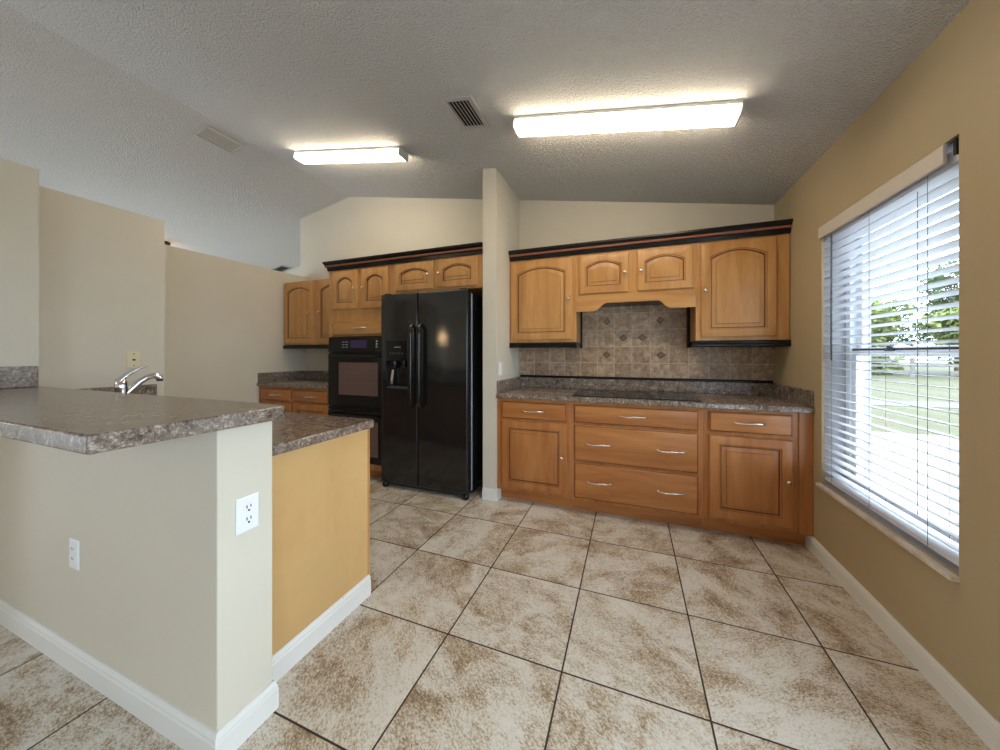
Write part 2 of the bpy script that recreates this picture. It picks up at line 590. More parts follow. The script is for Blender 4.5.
WY0, WY1, WZ0, WZ1 = 1.692, 2.614, 0.468, 2.020
XO = 1.30
zt = ceil_z(XR) + .03
def right_wall(a, b):
    w = MB()
    w.box(a, b, YF, -2.7, 0, zt).box(a, b, -2.7, -1.6, 2.1, zt).box(a, b, -1.6, -.85, 0, zt)
    w.box(a, b, -.85, 1.20, 0, WZ0).box(a, b, -.85, 1.20, WZ1, zt).box(a, b, 1.20, WY0, 0, zt)
    w.box(a, b, WY1, YB + .12, 0, zt).box(a, b, WY0, WY1, 0, WZ0).box(a, b, WY0, WY1, WZ1, zt)
    return w
struct('wall_right', right_wall(XR, XR + .014), M['shaded_wall'])
struct('wall_right_outer', right_wall(XR + .0141, XO), M['stucco'])
def slope_wall(name, x0, x1, y0, y1, z0=0.0):
    pts = [(x0, z0), (x1, z0), (x1, ceil_z(x1) + .04)]
    if x0 < XRIDGE < x1: pts.append((XRIDGE, ceil_z(XRIDGE) + .04))
    pts.append((x0, ceil_z(x0) + .04))
    return struct(name, MB().prism(pts, 'y', y0, y1), M['wall'])
slope_wall('wall_back', -4.15, XR, YB, YB + .12)
slope_wall('wall_wing', -1.190, -1.065, 2.700, YB)
struct('wall_left_near', MB().box(XA - .14, XA, .30, 0.853, 0, HW), M['wall'])
struct('wall_left_middle', MB().box(XBW - .12, XBW, 0.60, 1.528, 0, HW).box(XBW, XA - .14, 0.60, 0.72, 0, HW), M['wall'])
struct('wall_left_far', MB().box(XC - .11, XC, 1.428, YB, 0, HW).box(XC, XBW - .12, 1.428, 1.528, 0, HW), M['wall'])
slope_wall('wall_far', XL, -4.15, YFAR, YFAR + .1)
slope_wall('wall_far_return', -4.15, -4.05, YB + .12, YFAR)
w = MB()
zl = ceil_z(XL) + .04
w.box(XL - .1, XL, YF, -3.45, 0, zl).box(XL - .1, XL, -3.45, -1.8, 2.1, zl).box(XL - .1, XL, -1.8, 1.5, 0, zl)
w.box(XL - .1, XL, 1.5, 3.0, 0, .5).box(XL - .1, XL, 1.5, 3.0, 2.2, zl).box(XL - .1, XL, 3.0, YFAR, 0, zl)
struct('wall_far_left', w, M['wall'])
w = MB()
pts = [(XL, 0), (XR, 0), (XR, ceil_z(XR) + .04), (XRIDGE, ceil_z(XRIDGE) + .04), (XL, ceil_z(XL) + .04)]
w.prism(pts, 'y', YF - .1, YF)
struct('wall_front', w, M['wall'])
f = MB()
a, b, mid = -3.45, -1.8, -2.625
for y in (a, mid - .03, b - .06): f.box(XL - .08, XL - .03, y, y + .06, 0, 2.1)
f.box(XL - .08, XL - .03, a + .06, b - .06, 0, .06).box(XL - .08, XL - .03, a + .06, b - .06, 2.04, 2.1)
struct('door_1', f, M['vinyl'], .004)
f = MB()
a, b = -2.7, -1.6
for y in (a, b - .06): f.box(XR + .10, XR + .15, y, y + .06, 0, 2.1)
f.box(XR + .10, XR + .15, a + .06, b - .06, 0, .06).box(XR + .10, XR + .15, a + .06, b - .06, 2.04, 2.1)
struct('door_2', f, M['vinyl'], .004)

# knee wall of the peninsula
KX, KY0, KY1, KZ = -1.175, 0.665, 0.838, 1.022
struct('wall_knee', MB().box(XA, KX, KY0, KY1, 0, KZ), M['wall'], .004)

# baseboards (profiled)
def bb_profile(t=.013, h=.098):
    return [(0, 0), (t, 0), (t, h * .70), (t * .8, h * .76), (t * .8, h * .84), (t * .45, h * .93), (t * .3, h), (0, h)]
def base_x(x, sgn, y0, y1, h=.098):
    return MB().prism([(x + sgn * p, z) for p, z in bb_profile(h=h)], 'y', y0, y1)
def base_y(y, sgn, x0, x1, h=.098):
    return MB().prism([(y + sgn * p, z) for p, z in bb_profile(h=h)], 'x', x0, x1)
def base_path(pts, h=.098):
    # profile swept along a polyline, standing out on its right-hand side, with mitred corners
    prof = bb_profile(h=h)
    L = []
    for i, p in enumerate(pts):
        p = Vector(p)
        ns = []
        if i > 0:
            d = (p - Vector(pts[i - 1])).normalized(); ns.append(Vector((d.y, -d.x)))
        if i < len(pts) - 1:
            d = (Vector(pts[i + 1]) - p).normalized(); ns.append(Vector((d.y, -d.x)))
        nn = ns[0] if len(ns) == 1 else (ns[0] + ns[1]) / (1 + ns[0].dot(ns[1]))
        L.append([(p.x + nn.x * q, p.y + nn.y * q, z) for q, z in prof])
    return MB().loops(L, None, True, True)
struct('baseboard_right', base_x(XR, -1, -1.6, 2.785), M['trim'])
b = base_path([(XA + .001, KY0), (KX, KY0), (KX, KY1), (KX - .09, KY1)])
struct('baseboard_knee', b, M['trim'])
b = base_path([(-1.190, 2.700), (-1.065, 2.700), (-1.065, 2.785)])
struct('baseboard_wing', b, M['trim'])
# ------------------------------------------------------------------ window
def window_unit(n, label, y0, y1):
    w1 = tag(part('window_%d' % n, MB().box(1.185, 1.245, y0, y0 + .045, WZ0, WZ1).box(1.185, 1.245, y1 - .045, y1, WZ0, WZ1)
         .box(1.185, 1.245, y0 + .045, y1 - .045, WZ0, WZ0 + .045).box(1.185, 1.245, y0 + .045, y1 - .045, WZ1 - .045, WZ1), M['vinyl'], None, .004),
         label, 'window', kind='structure')
    def sash(name, x0, x1, z0, z1):
        a, b2, t = y0 + .046, y1 - .046, .045
        s = part(name, MB().box(x0, x1, a, a + t, z0, z1).box(x0, x1, b2 - t, b2, z0, z1).box(x0, x1, a + t, b2 - t, z0, z0 + t).box(x0, x1, a + t, b2 - t, z1 - t, z1), M['vinyl'], w1, .003)
        part('window_pane', MB().box((x0 + x1) / 2 - .002, (x0 + x1) / 2 + .002, a + t, b2 - t, z0 + t, z1 - t), M['glass'], s)
        return s
    sash('upper_sash', 1.216, 1.240, 1.235, WZ1 - .046)
    ls = sash('lower_sash', 1.190, 1.214, WZ0 + .046, 1.283)
    part('meeting_strip', MB().box(1.1885, 1.1899, y0 + .06, y1 - .06, 1.2665, 1.2755), M['rubber'], ls)
    ym = y1 - (y1 - y0) * .4
    part('sash_lock', MB().box(1.178, 1.190, ym - .03, ym + .03, 1.262, 1.278).box(1.180, 1.190, ym - .015, ym + .015, 1.278, 1.290), M['grey'], ls, .002)
window_unit(1, 'white single hung window behind the blind in the right wall', WY0, WY1)
window_unit(2, 'white single hung window in the nook, nearer the camera in the right wall', -.85, 1.20)
tag(part('trim_1', MB().box(1.050, 1.184, WY0 + .001, WY1 - .001, .449, .4675).box(1.050, 1.0845, WY0 - .004, WY0 + .001, .449, .4675).box(1.050, 1.0845, WY1 - .001, WY1 + .012, .449, .4675), M['marble'], None, .005),
    'marble window sill under the white blind', 'window sill', kind='structure')

# venetian blind
bl = thing('window_blind', 'white horizontal slat blind hanging in the window of the right wall', 'blind', (1.112, 2.16, .49))
BY0, BY1 = WY0 + .012, WY1 - .006
part('headrail', MB().box(1.088, 1.135, BY0, BY1, 1.935, 1.985), M['slat'], bl, .003)
s = MB()
tilt = radians(7.5)
zs = 0.545
n = 0
while zs < 1.925:
    lp = []
    for y in (BY0, BY1):
        row = []
        for k in range(5):
            u = -0.5 + k / 4
            crown = 0.0025 * (1 - (2 * u) ** 2)
            # room-side edge (small x) sits higher
            row.append((1.112 + u * .057 * cos(tilt) , y, zs - u * .057 * sin(tilt) + crown))
        lp.append(row)
    top = [lp[0], lp[1]]
    v = lp[0] + lp[1] + [(p[0], p[1], p[2] - .0026) for p in lp[0]] + [(p[0], p[1], p[2] - .0026) for p in lp[1]]
    fs = []
    for k in range(4):
        fs.append((k, k + 1, 5 + k + 1, 5 + k)); fs.append((10 + k + 1, 10 + k, 15 + k, 15 + k + 1))
        fs.append((k + 1, k, 10 + k, 10 + k + 1)); fs.append((5 + k, 5 + k + 1, 15 + k + 1, 15 + k))
    fs.append((0, 5, 15, 10)); fs.append((4, 14, 19, 9))
    s.add(v, fs)
    zs += .0443
part('slats', s, M['slat'], bl, 0, 50)
part('bottom_rail', MB().box(1.085, 1.140, BY0, BY1, .494, .514), M['slat'], bl, .004)
for y in (1.84, 2.19, 2.52):
    for x in (1.0815, 1.1420):
        part('ladder_cord', MB().tube([(x, y, .500), (x, y, 1.2), (x, y, 1.94)], .0011, 6), M['cord'], bl)
part('lift_cord', MB().tube([(1.0785, 1.885, 1.90), (1.079, 1.885, 1.4), (1.079, 1.886, .60)], .0013, 6), M['cord'], bl)
part('tilt_wand', MB().tube([(1.078, 2.515, 1.93), (1.078, 2.516, 1.5), (1.078, 2.516, 1.21)], .0042, 8), M['grey'], bl)
part('valance', MB().prism([(1.060, 1.940), (1.072, 1.940), (1.072, 2.012), (1.064, 2.012), (1.060, 2.004)], 'y', 1.735, WY1 + .006), M['valance'], bl, .002)
part('valance_clip', MB().box(1.074, 1.130, 1.703, 1.712, 1.955, 2.012).box(1.074, 1.130, 1.712, 1.733, 2.006, 2.012).box(1.074, 1.080, 1.712, 1.716, 1.955, 2.006), M['bronze'], bl, .001)

# ------------------------------------------------------------------ cabinet pieces
def rect_loop(x0, x1, z0, z1, y, d=0.0, rise=0.0, n=14):
    x0 += d; x1 -= d; z0 += d; z1 -= d
    pts = [(x0, y, z0), (x1, y, z0)]
    for k in range(n + 1):
        u = 1 - 2 * k / n
        x = (x0 + x1) / 2 + u * (x1 - x0) / 2
        pts.append((x, y, z1 - rise * (u * u)))
    return pts
def door_mesh(x0, x1, z0, z1, yf, rise=0.0, stile=.058, field=.030):
    w = MB()
    L = [rect_loop(x0, x1, z0, z1, yf + .0195, .001),
         rect_loop(x0, x1, z0, z1, yf + .006),
         rect_loop(x0, x1, z0, z1, yf + .0015, .0035),
         rect_loop(x0, x1, z0, z1, yf, .008),
         rect_loop(x0, x1, z0, z1, yf, stile, rise),
         rect_loop(x0, x1, z0, z1, yf + .004, stile + .002, rise),
         rect_loop(x0, x1, z0, z1, yf + .006, stile + .009, rise),
         rect_loop(x0, x1, z0, z1, yf + .0125, stile + .012, rise),
         rect_loop(x0, x1, z0, z1, yf + .0125, stile + .016, rise),
         rect_loop(x0, x1, z0, z1, yf + .0045, stile + field + .012, rise),
         rect_loop(x0, x1, z0, z1, yf + .0010, stile + field + .0140, rise),
         rect_loop(x0, x1, z0, z1, yf + .0005, stile + field + .0170, rise)]
    w.loops(L, [0, 0, 0, 0, 1, 0, 1, 1, 0, 1, 0], True, True)
    return w
def slab_mesh(x0, x1, z0, z1, yf):
    w = MB()
    w.loops([rect_loop(x0, x1, z0, z1, yf + .0195, .001, n=2), rect_loop(x0, x1, z0, z1, yf + .010, n=2), rect_loop(x0, x1, z0, z1, yf + .0070, .003, n=2),
             rect_loop(x0, x1, z0, z1, yf + .0065, .007, n=2), rect_loop(x0, x1, z0, z1, yf + .0015, .011, n=2), rect_loop(x0, x1, z0, z1, yf, .017, n=2)],
            [0, 0, 1, 0, 0], True, True)
    return w
KNOB = None
def knob(parent, x, z, yf):
    global KNOB
    if KNOB is None:
        KNOB = part('knob', MB().lathe([(.008, 0), (.008, .003), (.0055, .007), (.0055, .012), (.012, .017), (.015, .022), (.0145, .027), (.010, .031), (.004, .0325)], (x, yf, z), (0, -1, 0), 18), M['nickel'], parent, 0, 60)
        return KNOB
    o = KNOB.copy()
    COL.objects.link(o)
    o.parent = parent
    c = Vector((x, yf - .0162, z))
    o.location = c - ORG[parent]
    ORG[o] = c
    return o
PULL = None
def pull(parent, x, z, yf):
    global PULL
    if PULL is None:
        w = MB()
        P, R = [], []
        for k in range(17):
            u = -1 + k / 8
            P.append((x + u * .086, yf - .026 * (1 - abs(u) ** 3.2) - .003, z + .003 * sin(u * pi)))
            R.append(.0042 + .0026 * (1 - abs(u)) if abs(u) < .78 else .0065 - .002 * abs(u))
        w.tube(P, R, 10, flat=1.25)
        for sx in (-1, 1):
            w.lathe([(.0085, 0), (.0085, .003), (.005, .007)], (x + sx * .083, yf, z), (0, -1, 0), 14)
        PULL = part('pull', w, M['nickel'], parent, 0, 60)
        PULL['dy'] = ORG[PULL].y - yf
        return PULL
    o = PULL.copy()
    COL.objects.link(o)
    o.parent = parent
    c = Vector((x, yf + PULL['dy'], z))
    o.location = c - ORG[parent]
    ORG[o] = c
    return o
def door(parent, x0, x1, z0, z1, yf, rise=0.0, kx=None, kz=None, stile=.058):
    base = parent.name.startswith(('base_', 'drawer_'))
    d = part('door', door_mesh(x0, x1, z0, z1, yf, rise, stile), [M['base_v' if base else 'wood_v'], M['glaze']], parent, 0, 25)
    if kx is not None: knob(d, kx, kz, yf)
    return d
def drawer(parent, x0, x1, z0, z1, yf, pulls=()):
    d = part('drawer', slab_mesh(x0, x1, z0, z1, yf), [M['base_h' if parent.name.startswith(('base_', 'drawer_')) else 'wood_h'], M['glaze']], parent, 0, 25)
    for px in pulls: pull(d, px, (z0 + z1) / 2, yf)
    return d
def rail_profile(y0, y1, z0, z1):
    # front moulding profile in (y,z): y0 front
    h = z1 - z0
    return [(y1, z0), (y0 + .006, z0), (y0, z0 + h * .15), (y0, z0 + h * .38), (y0 + .006, z0 + h * .5), (y0 + .003, z0 + h * .66), (y0 + .003, z0 + h * .85), (y0 + .01, z1), (y1, z1)]

# ---- base run under the cooktop
YFACE, YD = 2.720, 2.700
def base_cab(name, label, x0, x1, back=YB, kick=2.793):
    t = thing(name, label, 'base cabinet', ((x0 + x1) / 2, 3.0, 0))
    part('body', MB().box(x0, x1, YFACE, back - .002, .10, .873), M['base_v'], t, .001)
    part('toe_kick', MB().box(x0, x1, kick, kick + .02, 0, .10), M['base_h'], t)
    return t
t = base_cab('base_cabinet', 'base cabinet with one drawer over one door, beside the white wing wall', -1.064, -.446)
drawer(t, -1.020, -.477, .708, .850, YD, (-.745,))
door(t, -1.020, -.470, .128, .690, YD, 0, -.509, .425)
t = base_cab('drawer_base_cabinet', 'wide three-drawer base cabinet under the black cooktop', -.445, .471)
drawer(t, -.413, .440, .712, .852, YD, (.012,))
drawer(t, -.413, .440, .416, .694, YD, (-.232, .267))
drawer(t, -.413, .440, .126, .400, YD, (-.225, .267))
t = base_cab('base_cabinet', 'base cabinet with one drawer over one door, nearest the window wall', .472, 1.072)
drawer(t, .504, .968, .718, .856, YD, (.735,))
door(t, .504, .968, .132, .692, YD, 0, .938, .428)
part('filler_strip', MB().box(1.000, 1.072, 2.708, 2.7195, .10, .873), M['base_v'], t, .002)

# ---- countertops
def counter_profile(yf, yb, z0, z1):
    r = .012
    return [(yb, z0), (yf + .004, z0), (yf, z0 + .004), (yf, z1 - r), (yf + r * .3, z1 - r * .3), (yf + r, z1), (yb, z1)]
t = thing('countertop', 'brown granite-look countertop along the back wall holding the black cooktop', 'countertop', (0, 3.0, .874))
part('slab', MB().prism(counter_profile(2.688, YB - .003, .874, .914), 'x', -1.064, XR - .002), M['laminate'], t, 0, 30)
part('backsplash', MB().box(-1.045, 1.059, YB - .030, YB - .003, .914, 1.012), M['laminate'], t, .004)
part('side_splash', MB().box(-1.064, -1.045, 2.706, YB - .003, .914, 1.016), M['laminate'], t, .004)
part('side_splash', MB().box(1.059, XR - .002, 2.700, YB - .003, .914, 1.016), M['laminate'], t, .004)
part('black_strip', MB().prism([(YB - .034, 1.0125), (YB - .014, 1.0125), (YB - .014, 1.034), (YB - .026, 1.034), (YB - .034, 1.026)], 'x', -1.045, 1.059), M['black'], t, .001, None, 'black trim strip on the backsplash')

ck = thing('cooktop', 'black glass cooktop set into the countertop between the two window-high cabinets', 'cooktop', (.012, 2.96, .914))
ck['label'] = 'flat black glass cooktop set into the countertop under the tile wall'
part('glass_top', MB().box(-.435, .460, 2.712, 3.215, .9145, .921), M['gloss'], ck, .002)
for bx, by, br in ((-.24, 3.07, .085), (.27, 3.07, .105), (-.24, 2.85, .105), (.27, 2.85, .085), (.015, 2.99, .07)):
    lp = []
    w = MB()
    for r0, z in ((br - .004, .9211), (br - .004, .9216), (br, .9216), (br, .9211)):
        lp.append([(bx + r0 * cos(2 * pi * k / 40), by + r0 * sin(2 * pi * k / 40), z) for k in range(40)])
    w.loops(lp, None, False)
    part('burner_ring', w, M['grey'], ck)

# ---- tile behind the cooktop
t = thing('tile_backsplash', 'tumbled stone tile on the back wall above the cooktop', 'backsplash', (0, YB - .005, 1.012))
part('tile_field', MB().box(-1.063, XR - .002, YB - .012, YB - .001, 1.0345, 1.76), M['tile'], t)
for (ax, az, kind) in ((-.205, 1.545, 0), (.245, 1.545, 0), (-.060, 1.392, 1), (.098, 1.392, 2), (-.207, 1.237, 1), (.250, 1.237, 2)):
    w = MB()
    s0 = .034
    def dia(r, y): return [(ax + r, y, az), (ax, y, az + r), (ax - r, y, az), (ax, y, az - r)]
    yt = YB - .012
    w.loops([dia(s0, yt), dia(s0, yt - .004), dia(s0 * .82, yt - .009), dia(s0 * .60, yt - .004), dia(s0 * .42, yt - .004), dia(s0 * .25, yt - .010)], [1, 1, 0, 1, 0], True)
    if kind == 2:
        for sx in (-1, 1):
            w.lathe([(.010, 0), (.009, .004), (.004, .006)], (ax + sx * .036, yt, az), (0, -1, 0), 10)
    part('diamond_inset', w, [M['pewter'], M['umber']], t, .0006, None, 'raised diamond accent')

# ---- upper cabinets
YU, YUF = 3.020, 3.040
def upper_cab(name, label, x0, x1, z0, z1, yface=YUF):
    t = thing(name, label, 'wall cabinet', ((x0 + x1) / 2, YB, z0))
    part('body', MB().box(x0, x1, yface, YB - .0125, z0, z1), M['wood_v'], t, .001)
    return t
ARCH = .052
t = upper_cab('wall_cabinet', 'tall arched-door wall cabinet next to the wing wall, left of the hood valance', -1.062, -.445, 1.350, 2.125)
door(t, -1.043, -.480, 1.375, 2.092, YU, ARCH, -.508, 1.735)
part('light_rail', MB().prism(rail_profile(3.024, 3.060, 1.303, 1.3495), 'x', -1.062, -.440), M['black'], t, 0, 30)
part('light_rail', MB().box(-.470, -.440, 3.061, YB - .013, 1.303, 1.3495), M['black'], t, .003)
part('scribe_strip', MB().box(-.4445, -.428, YB - .034, YB - .0125, 1.30, 1.70), M['black'], t, .002)
t = upper_cab('hood_cabinet', 'short wall cabinet with two arched doors and a scalloped valance above the cooktop', -.444, .474, 1.700, 2.125)
door(t, -.418, -.016, 1.764, 2.094, YU, .040, -.045, 1.925, .055)
door(t, .050, .455, 1.764, 2.098, YU, .040, .078, 1.925, .055)
vz = 1.6995
pts = [(-.444, 1.612), (-.290, 1.612)]
for k in range(9):
    u = k / 8
    pts.append((-.290 + u * .100, 1.612 + .066 * (3 * u * u - 2 * u ** 3)))
for k in range(9):
    u = k / 8
    pts.append((.205 + u * .090, 1.678 - .066 * (3 * u * u - 2 * u ** 3)))
pts += [(.474, 1.612), (.474, vz + .05), (-.444, vz + .05)]
part('valance', MB().prism(pts, 'y', YUF - .018, YUF - .0005), M['wood_h'], t, .002)
part('hood_liner', MB().box(-.440, .470, 3.046, YB - .014, 1.680, 1.6995), M['black'], t, .002)
t = upper_cab('wall_cabinet', 'tall arched-door wall cabinet closest to the window', .475, 1.068, 1.350, 2.125)
door(t, .508, .988, 1.376, 2.098, YU, ARCH, .535, 1.735)
part('light_rail', MB().prism(rail_profile(3.024, 3.060, 1.300, 1.3495), 'x', .472, 1.072), M['black'], t, 0, 30)
part('light_rail', MB().box(.472, .500, 3.061, YB - .013, 1.300, 1.3495), M['black'], t, .003)
part('scribe_strip', MB().box(.450, .4745, YB - .034, YB - .0125, 1.30, 1.70), M['black'], t, .002)

# ---- crown mouldings
def crown(name, label, x0, x1, yf, z0, z1, left=True, right=True, back=None):
    back = back or YB - .002
    t = thing(name, label, 'crown moulding', ((x0 + x1) / 2, yf, z0))
    h = z1 - z0
    prof = [(0.000, 0), (-.004, .0), (-.006, h * .10), (-.010, h * .34), (-.014, h * .40), (-.024, h * .62), (-.036, h * .80), (-.040, h * .84), (-.040, h), (.03, h)]
    a = -1 if left else 0
    b = 1 if right else 0
    n = len(prof)
    w = MB()
    L = []
    def sec(x, y, dx, dy):
        return [(x + dx * (-p), y + dy * p, z0 + z) for p, z in prof]
    if left: L.append([(x0 + p, back, z0 + z) for p, z in prof])
    L.append([(x0 + (p if left else 0), yf + p, z0 + z) for p, z in prof])
    L.append([(x1 - (p if right else 0), yf + p, z0 + z) for p, z in prof])
    if right: L.append([(x1 - p, back, z0 + z) for p, z in prof])
    for k in range(len(L) - 1):
        o = len(w.v)
        w.v += L[k] + L[k + 1]
        for i in range(n - 1):
            w.f.append((o + i, o + n + i, o + n + i + 1, o + i + 1)); w.m.append(0)
    part('moulding', w, M['black'], t, 0, 25)
    # reddish brown rope bead along the cove
    pz, py = z0 + h * .50, yf - .021
    xa, xb = x0 - (.021 if left else 0), x1 + (.021 if right else 0)
    pth = [(xa, py, pz), ((xa + xb) / 2, py, pz), (xb, py, pz)]
    if left: pth = [(xa, back, pz)] + pth
    bead = MB().tube([(xa, py, pz), (xb, py, pz)], .0095, 8)
    if left: bead.tube([(xa, back, pz), (xa, py, pz)], .0075, 8)
    if right: bead.tube([(xb, py, pz), (xb, back, pz)], .0075, 8)
    part('rope_bead', bead, M['copper'], t, 0, 50, 'reddish brown bead')
    part('top_board', MB().box(x0 - (.02 if left else 0), x1 + (.02 if right else 0), yf + .0, back, z1 - .008, z1 - .001), M['black'], t)
    return t
crown('crown_moulding', 'black crown moulding along the top of the cabinets over the cooktop', -1.061, 1.068, 3.036, 2.112, 2.204, False, True)

# ---- oven tower, fridge cabinet
t = thing('oven_cabinet', 'tall maple cabinet built around the black double wall oven', 'cabinet', (-2.55, 3.0, 0))
OX0, OX1 = -2.962, -2.190
b = MB()
b.box(OX0, OX0 + .019, YFACE, YB - .002, .0, 2.125).box(OX1 - .019, OX1, YFACE, YB - .002, .0, 2.125)
b.box(OX0 + .019, OX1 - .019, YFACE, YB - .002, 1.426, 2.125).box(OX0 + .019, OX1 - .019, YFACE, YB - .002, .09, .150)
b.box(OX0 + .019, OX1 - .019, YB - .02, YB - .002, .150, 1.426)
part('body', b, M['wood_v'], t)
part('toe_kick', MB().box(OX0 + .02, OX1 - .02, 2.79, 2.81, 0, .09), M['base_h'], t)
door(t, -2.903, -2.572, 1.700, 2.095, YD, .046, -2.605, 1.905, .062)
door(t, -2.522, -2.192, 1.700, 2.095, YD, .046, -2.490, 1.905, .062)
drawer(t, -2.903, -2.192, 1.436, 1.572, YD, (-2.548,))
ov = thing('double_wall_oven', 'black double wall oven in the tall cabinet beside the refrigerator', 'oven', (-2.55, 2.9, .152))
VX0, VX1 = -2.945, -2.206
part('body', MB().box(OX0 + .021, OX1 - .021, 2.722, 3.25, .153, 1.424), M['rubber'], ov)
part('control_panel', MB().prism([(2.7215, 1.262), (2.694, 1.262), (2.690, 1.268), (2.700, 1.416), (2.7215, 1.422)], 'x', VX0, VX1), M['gloss'], ov, .002)
def on_panel(z): return 2.690 + (z - 1.268) / .148 * .010
def panel_quad(x0, x1, z0, z1, m, name, lift=.0006):
    w = MB()
    w.loops([[(x0, on_panel(z0), z0), (x1, on_panel(z0), z0), (x1, on_panel(z1), z1), (x0, on_panel(z1), z1)],
             [(x0, on_panel(z0) - lift, z0), (x1, on_panel(z0) - lift, z0), (x1, on_panel(z1) - lift, z1), (x0, on_panel(z1) - lift, z1)]], None, True)
    return part(name, w, m, ov)
panel_quad(-2.655, -2.440, 1.305, 1.385, M['display'], 'display')
for k in range(2):
    for j in range(3):
        panel_quad(-2.760 + k * .045, -2.730 + k * .045, 1.312 + j * .026, 1.3165 + j * .026, M['mark'], 'button_mark')
for j in range(3):
    panel_quad(-2.330, -2.312, 1.310 + j * .027, 1.324 + j * .027, M['mark'], 'button')
    
def oven_door(z0, z1, wz0, wz1, hz):
    d = MB()
    def R(x0, x1, a, b2, y): return [(x0, y, a), (x1, y, a), (x1, y, b2), (x0, y, b2)]
    d.loops([R(VX0, VX1, z0, z1, 2.7215), R(VX0, VX1, z0, z1, 2.694), R(VX0 + .004, VX1 - .004, z0 + .004, z1 - .004, 2.690),
             R(-2.808, -2.298, wz0, wz1, 2.690), R(-2.803, -2.303, wz0 + .005, wz1 - .005, 2.6935)], None, True, True)
    o = part('oven_door', d, M['gloss'], ov)
    part('oven_window', MB().box(-2.8025, -2.3035, 2.6915, 2.6934, wz0 + .0055, wz1 - .0055), M['oven_glass'], o)
    h = MB().tube([(VX0 + .05, 2.650, hz), (-2.55, 2.648, hz), (VX1 - .05, 2.650, hz)], .011, 12, flat=.8)
    for x in (VX0 + .06, VX1 - .06): h.box(x - .012, x + .012, 2.652, 2.6895, hz - .009, hz + .009)
    part('handle', h, M['gloss'], o, 0, 50)
    for j in range(2):
        part('oven_rack', MB().box(-2.79, -2.315, 2.6906, 2.6914, wz0 + (wz1 - wz0) * (.38 + .3 * j), wz0 + (wz1 - wz0) * (.38 + .3 * j) + .003), M['grey'], o)
oven_door(.712, 1.252, .826, 1.166, 1.222)
part('vent_strip', MB().box(VX0, VX1, 2.700, 2.7215, .672, .706).box(VX0, VX1, 2.694, 2.7000, .690, .697), M['gloss'], ov)
oven_door(.158, .666, .225, .580, .632)

t = thing('fridge_cabinet', 'short two-door maple cabinet above the black refrigerator', 'wall cabinet', (-1.68, YB, 1.825))
part('body', MB().box(OX1 + .001, -1.192, YFACE, YB - .002, 1.825, 2.125), M['wood_v'], t, .001)
door(t, -2.106, -1.690, 1.845, 2.103, YD, .040, -1.735, 1.975, .052)
door(t, -1.645, -1.246, 1.845, 2.103, YD, .040, -1.620, 1.975, .052)
crown('crown_moulding', 'black crown moulding over the oven cabinet and the refrigerator cabinet', OX0 - .004, -1.192, 2.712, 2.112, 2.204, True, False)

# ---- refrigerator
fr = thing('refrigerator', 'black side-by-side refrigerator with ice and water dispenser', 'refrigerator', (-1.73, 2.95, 0))
FX0, FX1 = -2.192, -1.288
part('body', MB().box(FX0 + .015, FX1 - .006, 2.708, 3.30, .028, 1.775), M['fridge'], fr, .008)
part('door_gasket', MB().box(FX0 + .02, FX1 - .004, 2.672, 2.7075, .06, 1.775), M['gasket'], fr)
def R4(x0, x1, z0, z1, y, d=0.0): return [(x0 + d, y, z0 + d), (x1 - d, y, z0 + d), (x1 - d, y, z1 - d), (x0 + d, y, z1 - d)]
def round_door(x0, x1, z0, z1, y0, y1, r, hole=None):
    L = [R4(x0, x1, z0, z1, y1)]
    for k in range(6):
        a = k / 5 * pi / 2
        L.append(R4(x0, x1, z0, z1, y0 + r * (1 - sin(a)), r * (1 - cos(a))))
    w = MB()
    if hole:
        hx0, hx1, hz0, hz1, dep = hole
        L += [R4(hx0, hx1, hz0, hz1, y0), R4(hx0, hx1, hz0, hz1, y0 + dep, .004)]
    w.loops(L, None, True, True)
    return w
fz = part('freezer_door', round_door(FX0, -1.7875, .052, 1.798, 2.600, 2.671, .014, (-2.130, -1.888, .925, 1.362, .050)), M['fridge'], fr, 0, 35)
fd = part('refrigerator_door', round_door(-1.7815, FX1, .052, 1.798, 2.600, 2.671, .014), M['fridge'], fr, 0, 35)
def fridge_handle(d, x):
    P, Rr = [], []
    for k in range(25):
        u = k / 24
        z = .768 + u * .745
        e = min(u, 1 - u) / .075
        y = 2.600 - .052 * (1 - (1 - min(1, e)) ** 2)
        P.append((x, y, z)); Rr.append(.012 + .009 * min(1, e))
    w = MB().tube(P, Rr, 12, flat=.75)
    part('handle', w, M['gloss'], d, 0, 50)
fridge_handle(fz, -1.830)
fridge_handle(fd, -1.742)
ds = part('dispenser', MB().box(-2.127, -1.891, 2.597, 2.648, 1.182, 1.359), M['gloss'], fz, .004)
part('brand_bar', MB().box(-2.035, -1.965, 2.5962, 2.597, 1.305, 1.311), M['mark'], ds)
for k in range(5):
    part('button', MB().box(-2.085 + k * .032, -2.070 + k * .032, 2.5955, 2.597, 1.245, 1.257), M['grey'], ds, .001)
part('dispenser_shelf', MB().box(-2.124, -1.894, 2.602, 2.648, .928, .945), M['grey'], fz, .003)
part('ice_chute', MB().lathe([(.030, .06), (.034, .03), (.026, 0), (.02, -.01)], (-2.055, 2.625, 1.12), n=16), M['gloss'], fz, 0, 50)
part('water_spout', MB().lathe([(.020, .06), (.022, .03), (.016, 0)], (-1.950, 2.625, 1.125), n=16), M['gloss'], fz, 0, 50)
part('paddle', MB().prism([(2.632, 1.10), (2.626, 1.10), (2.606, 1.00), (2.606, .965), (2.611, .965), (2.612, 1.0)], 'x', -2.085, -2.060), M['nickel'], fz, .001)
part('toe_grille', MB().box(FX0 + .05, FX1 - .06, 2.640, 2.688, .018, .050), M['rubber'], fr, .003)
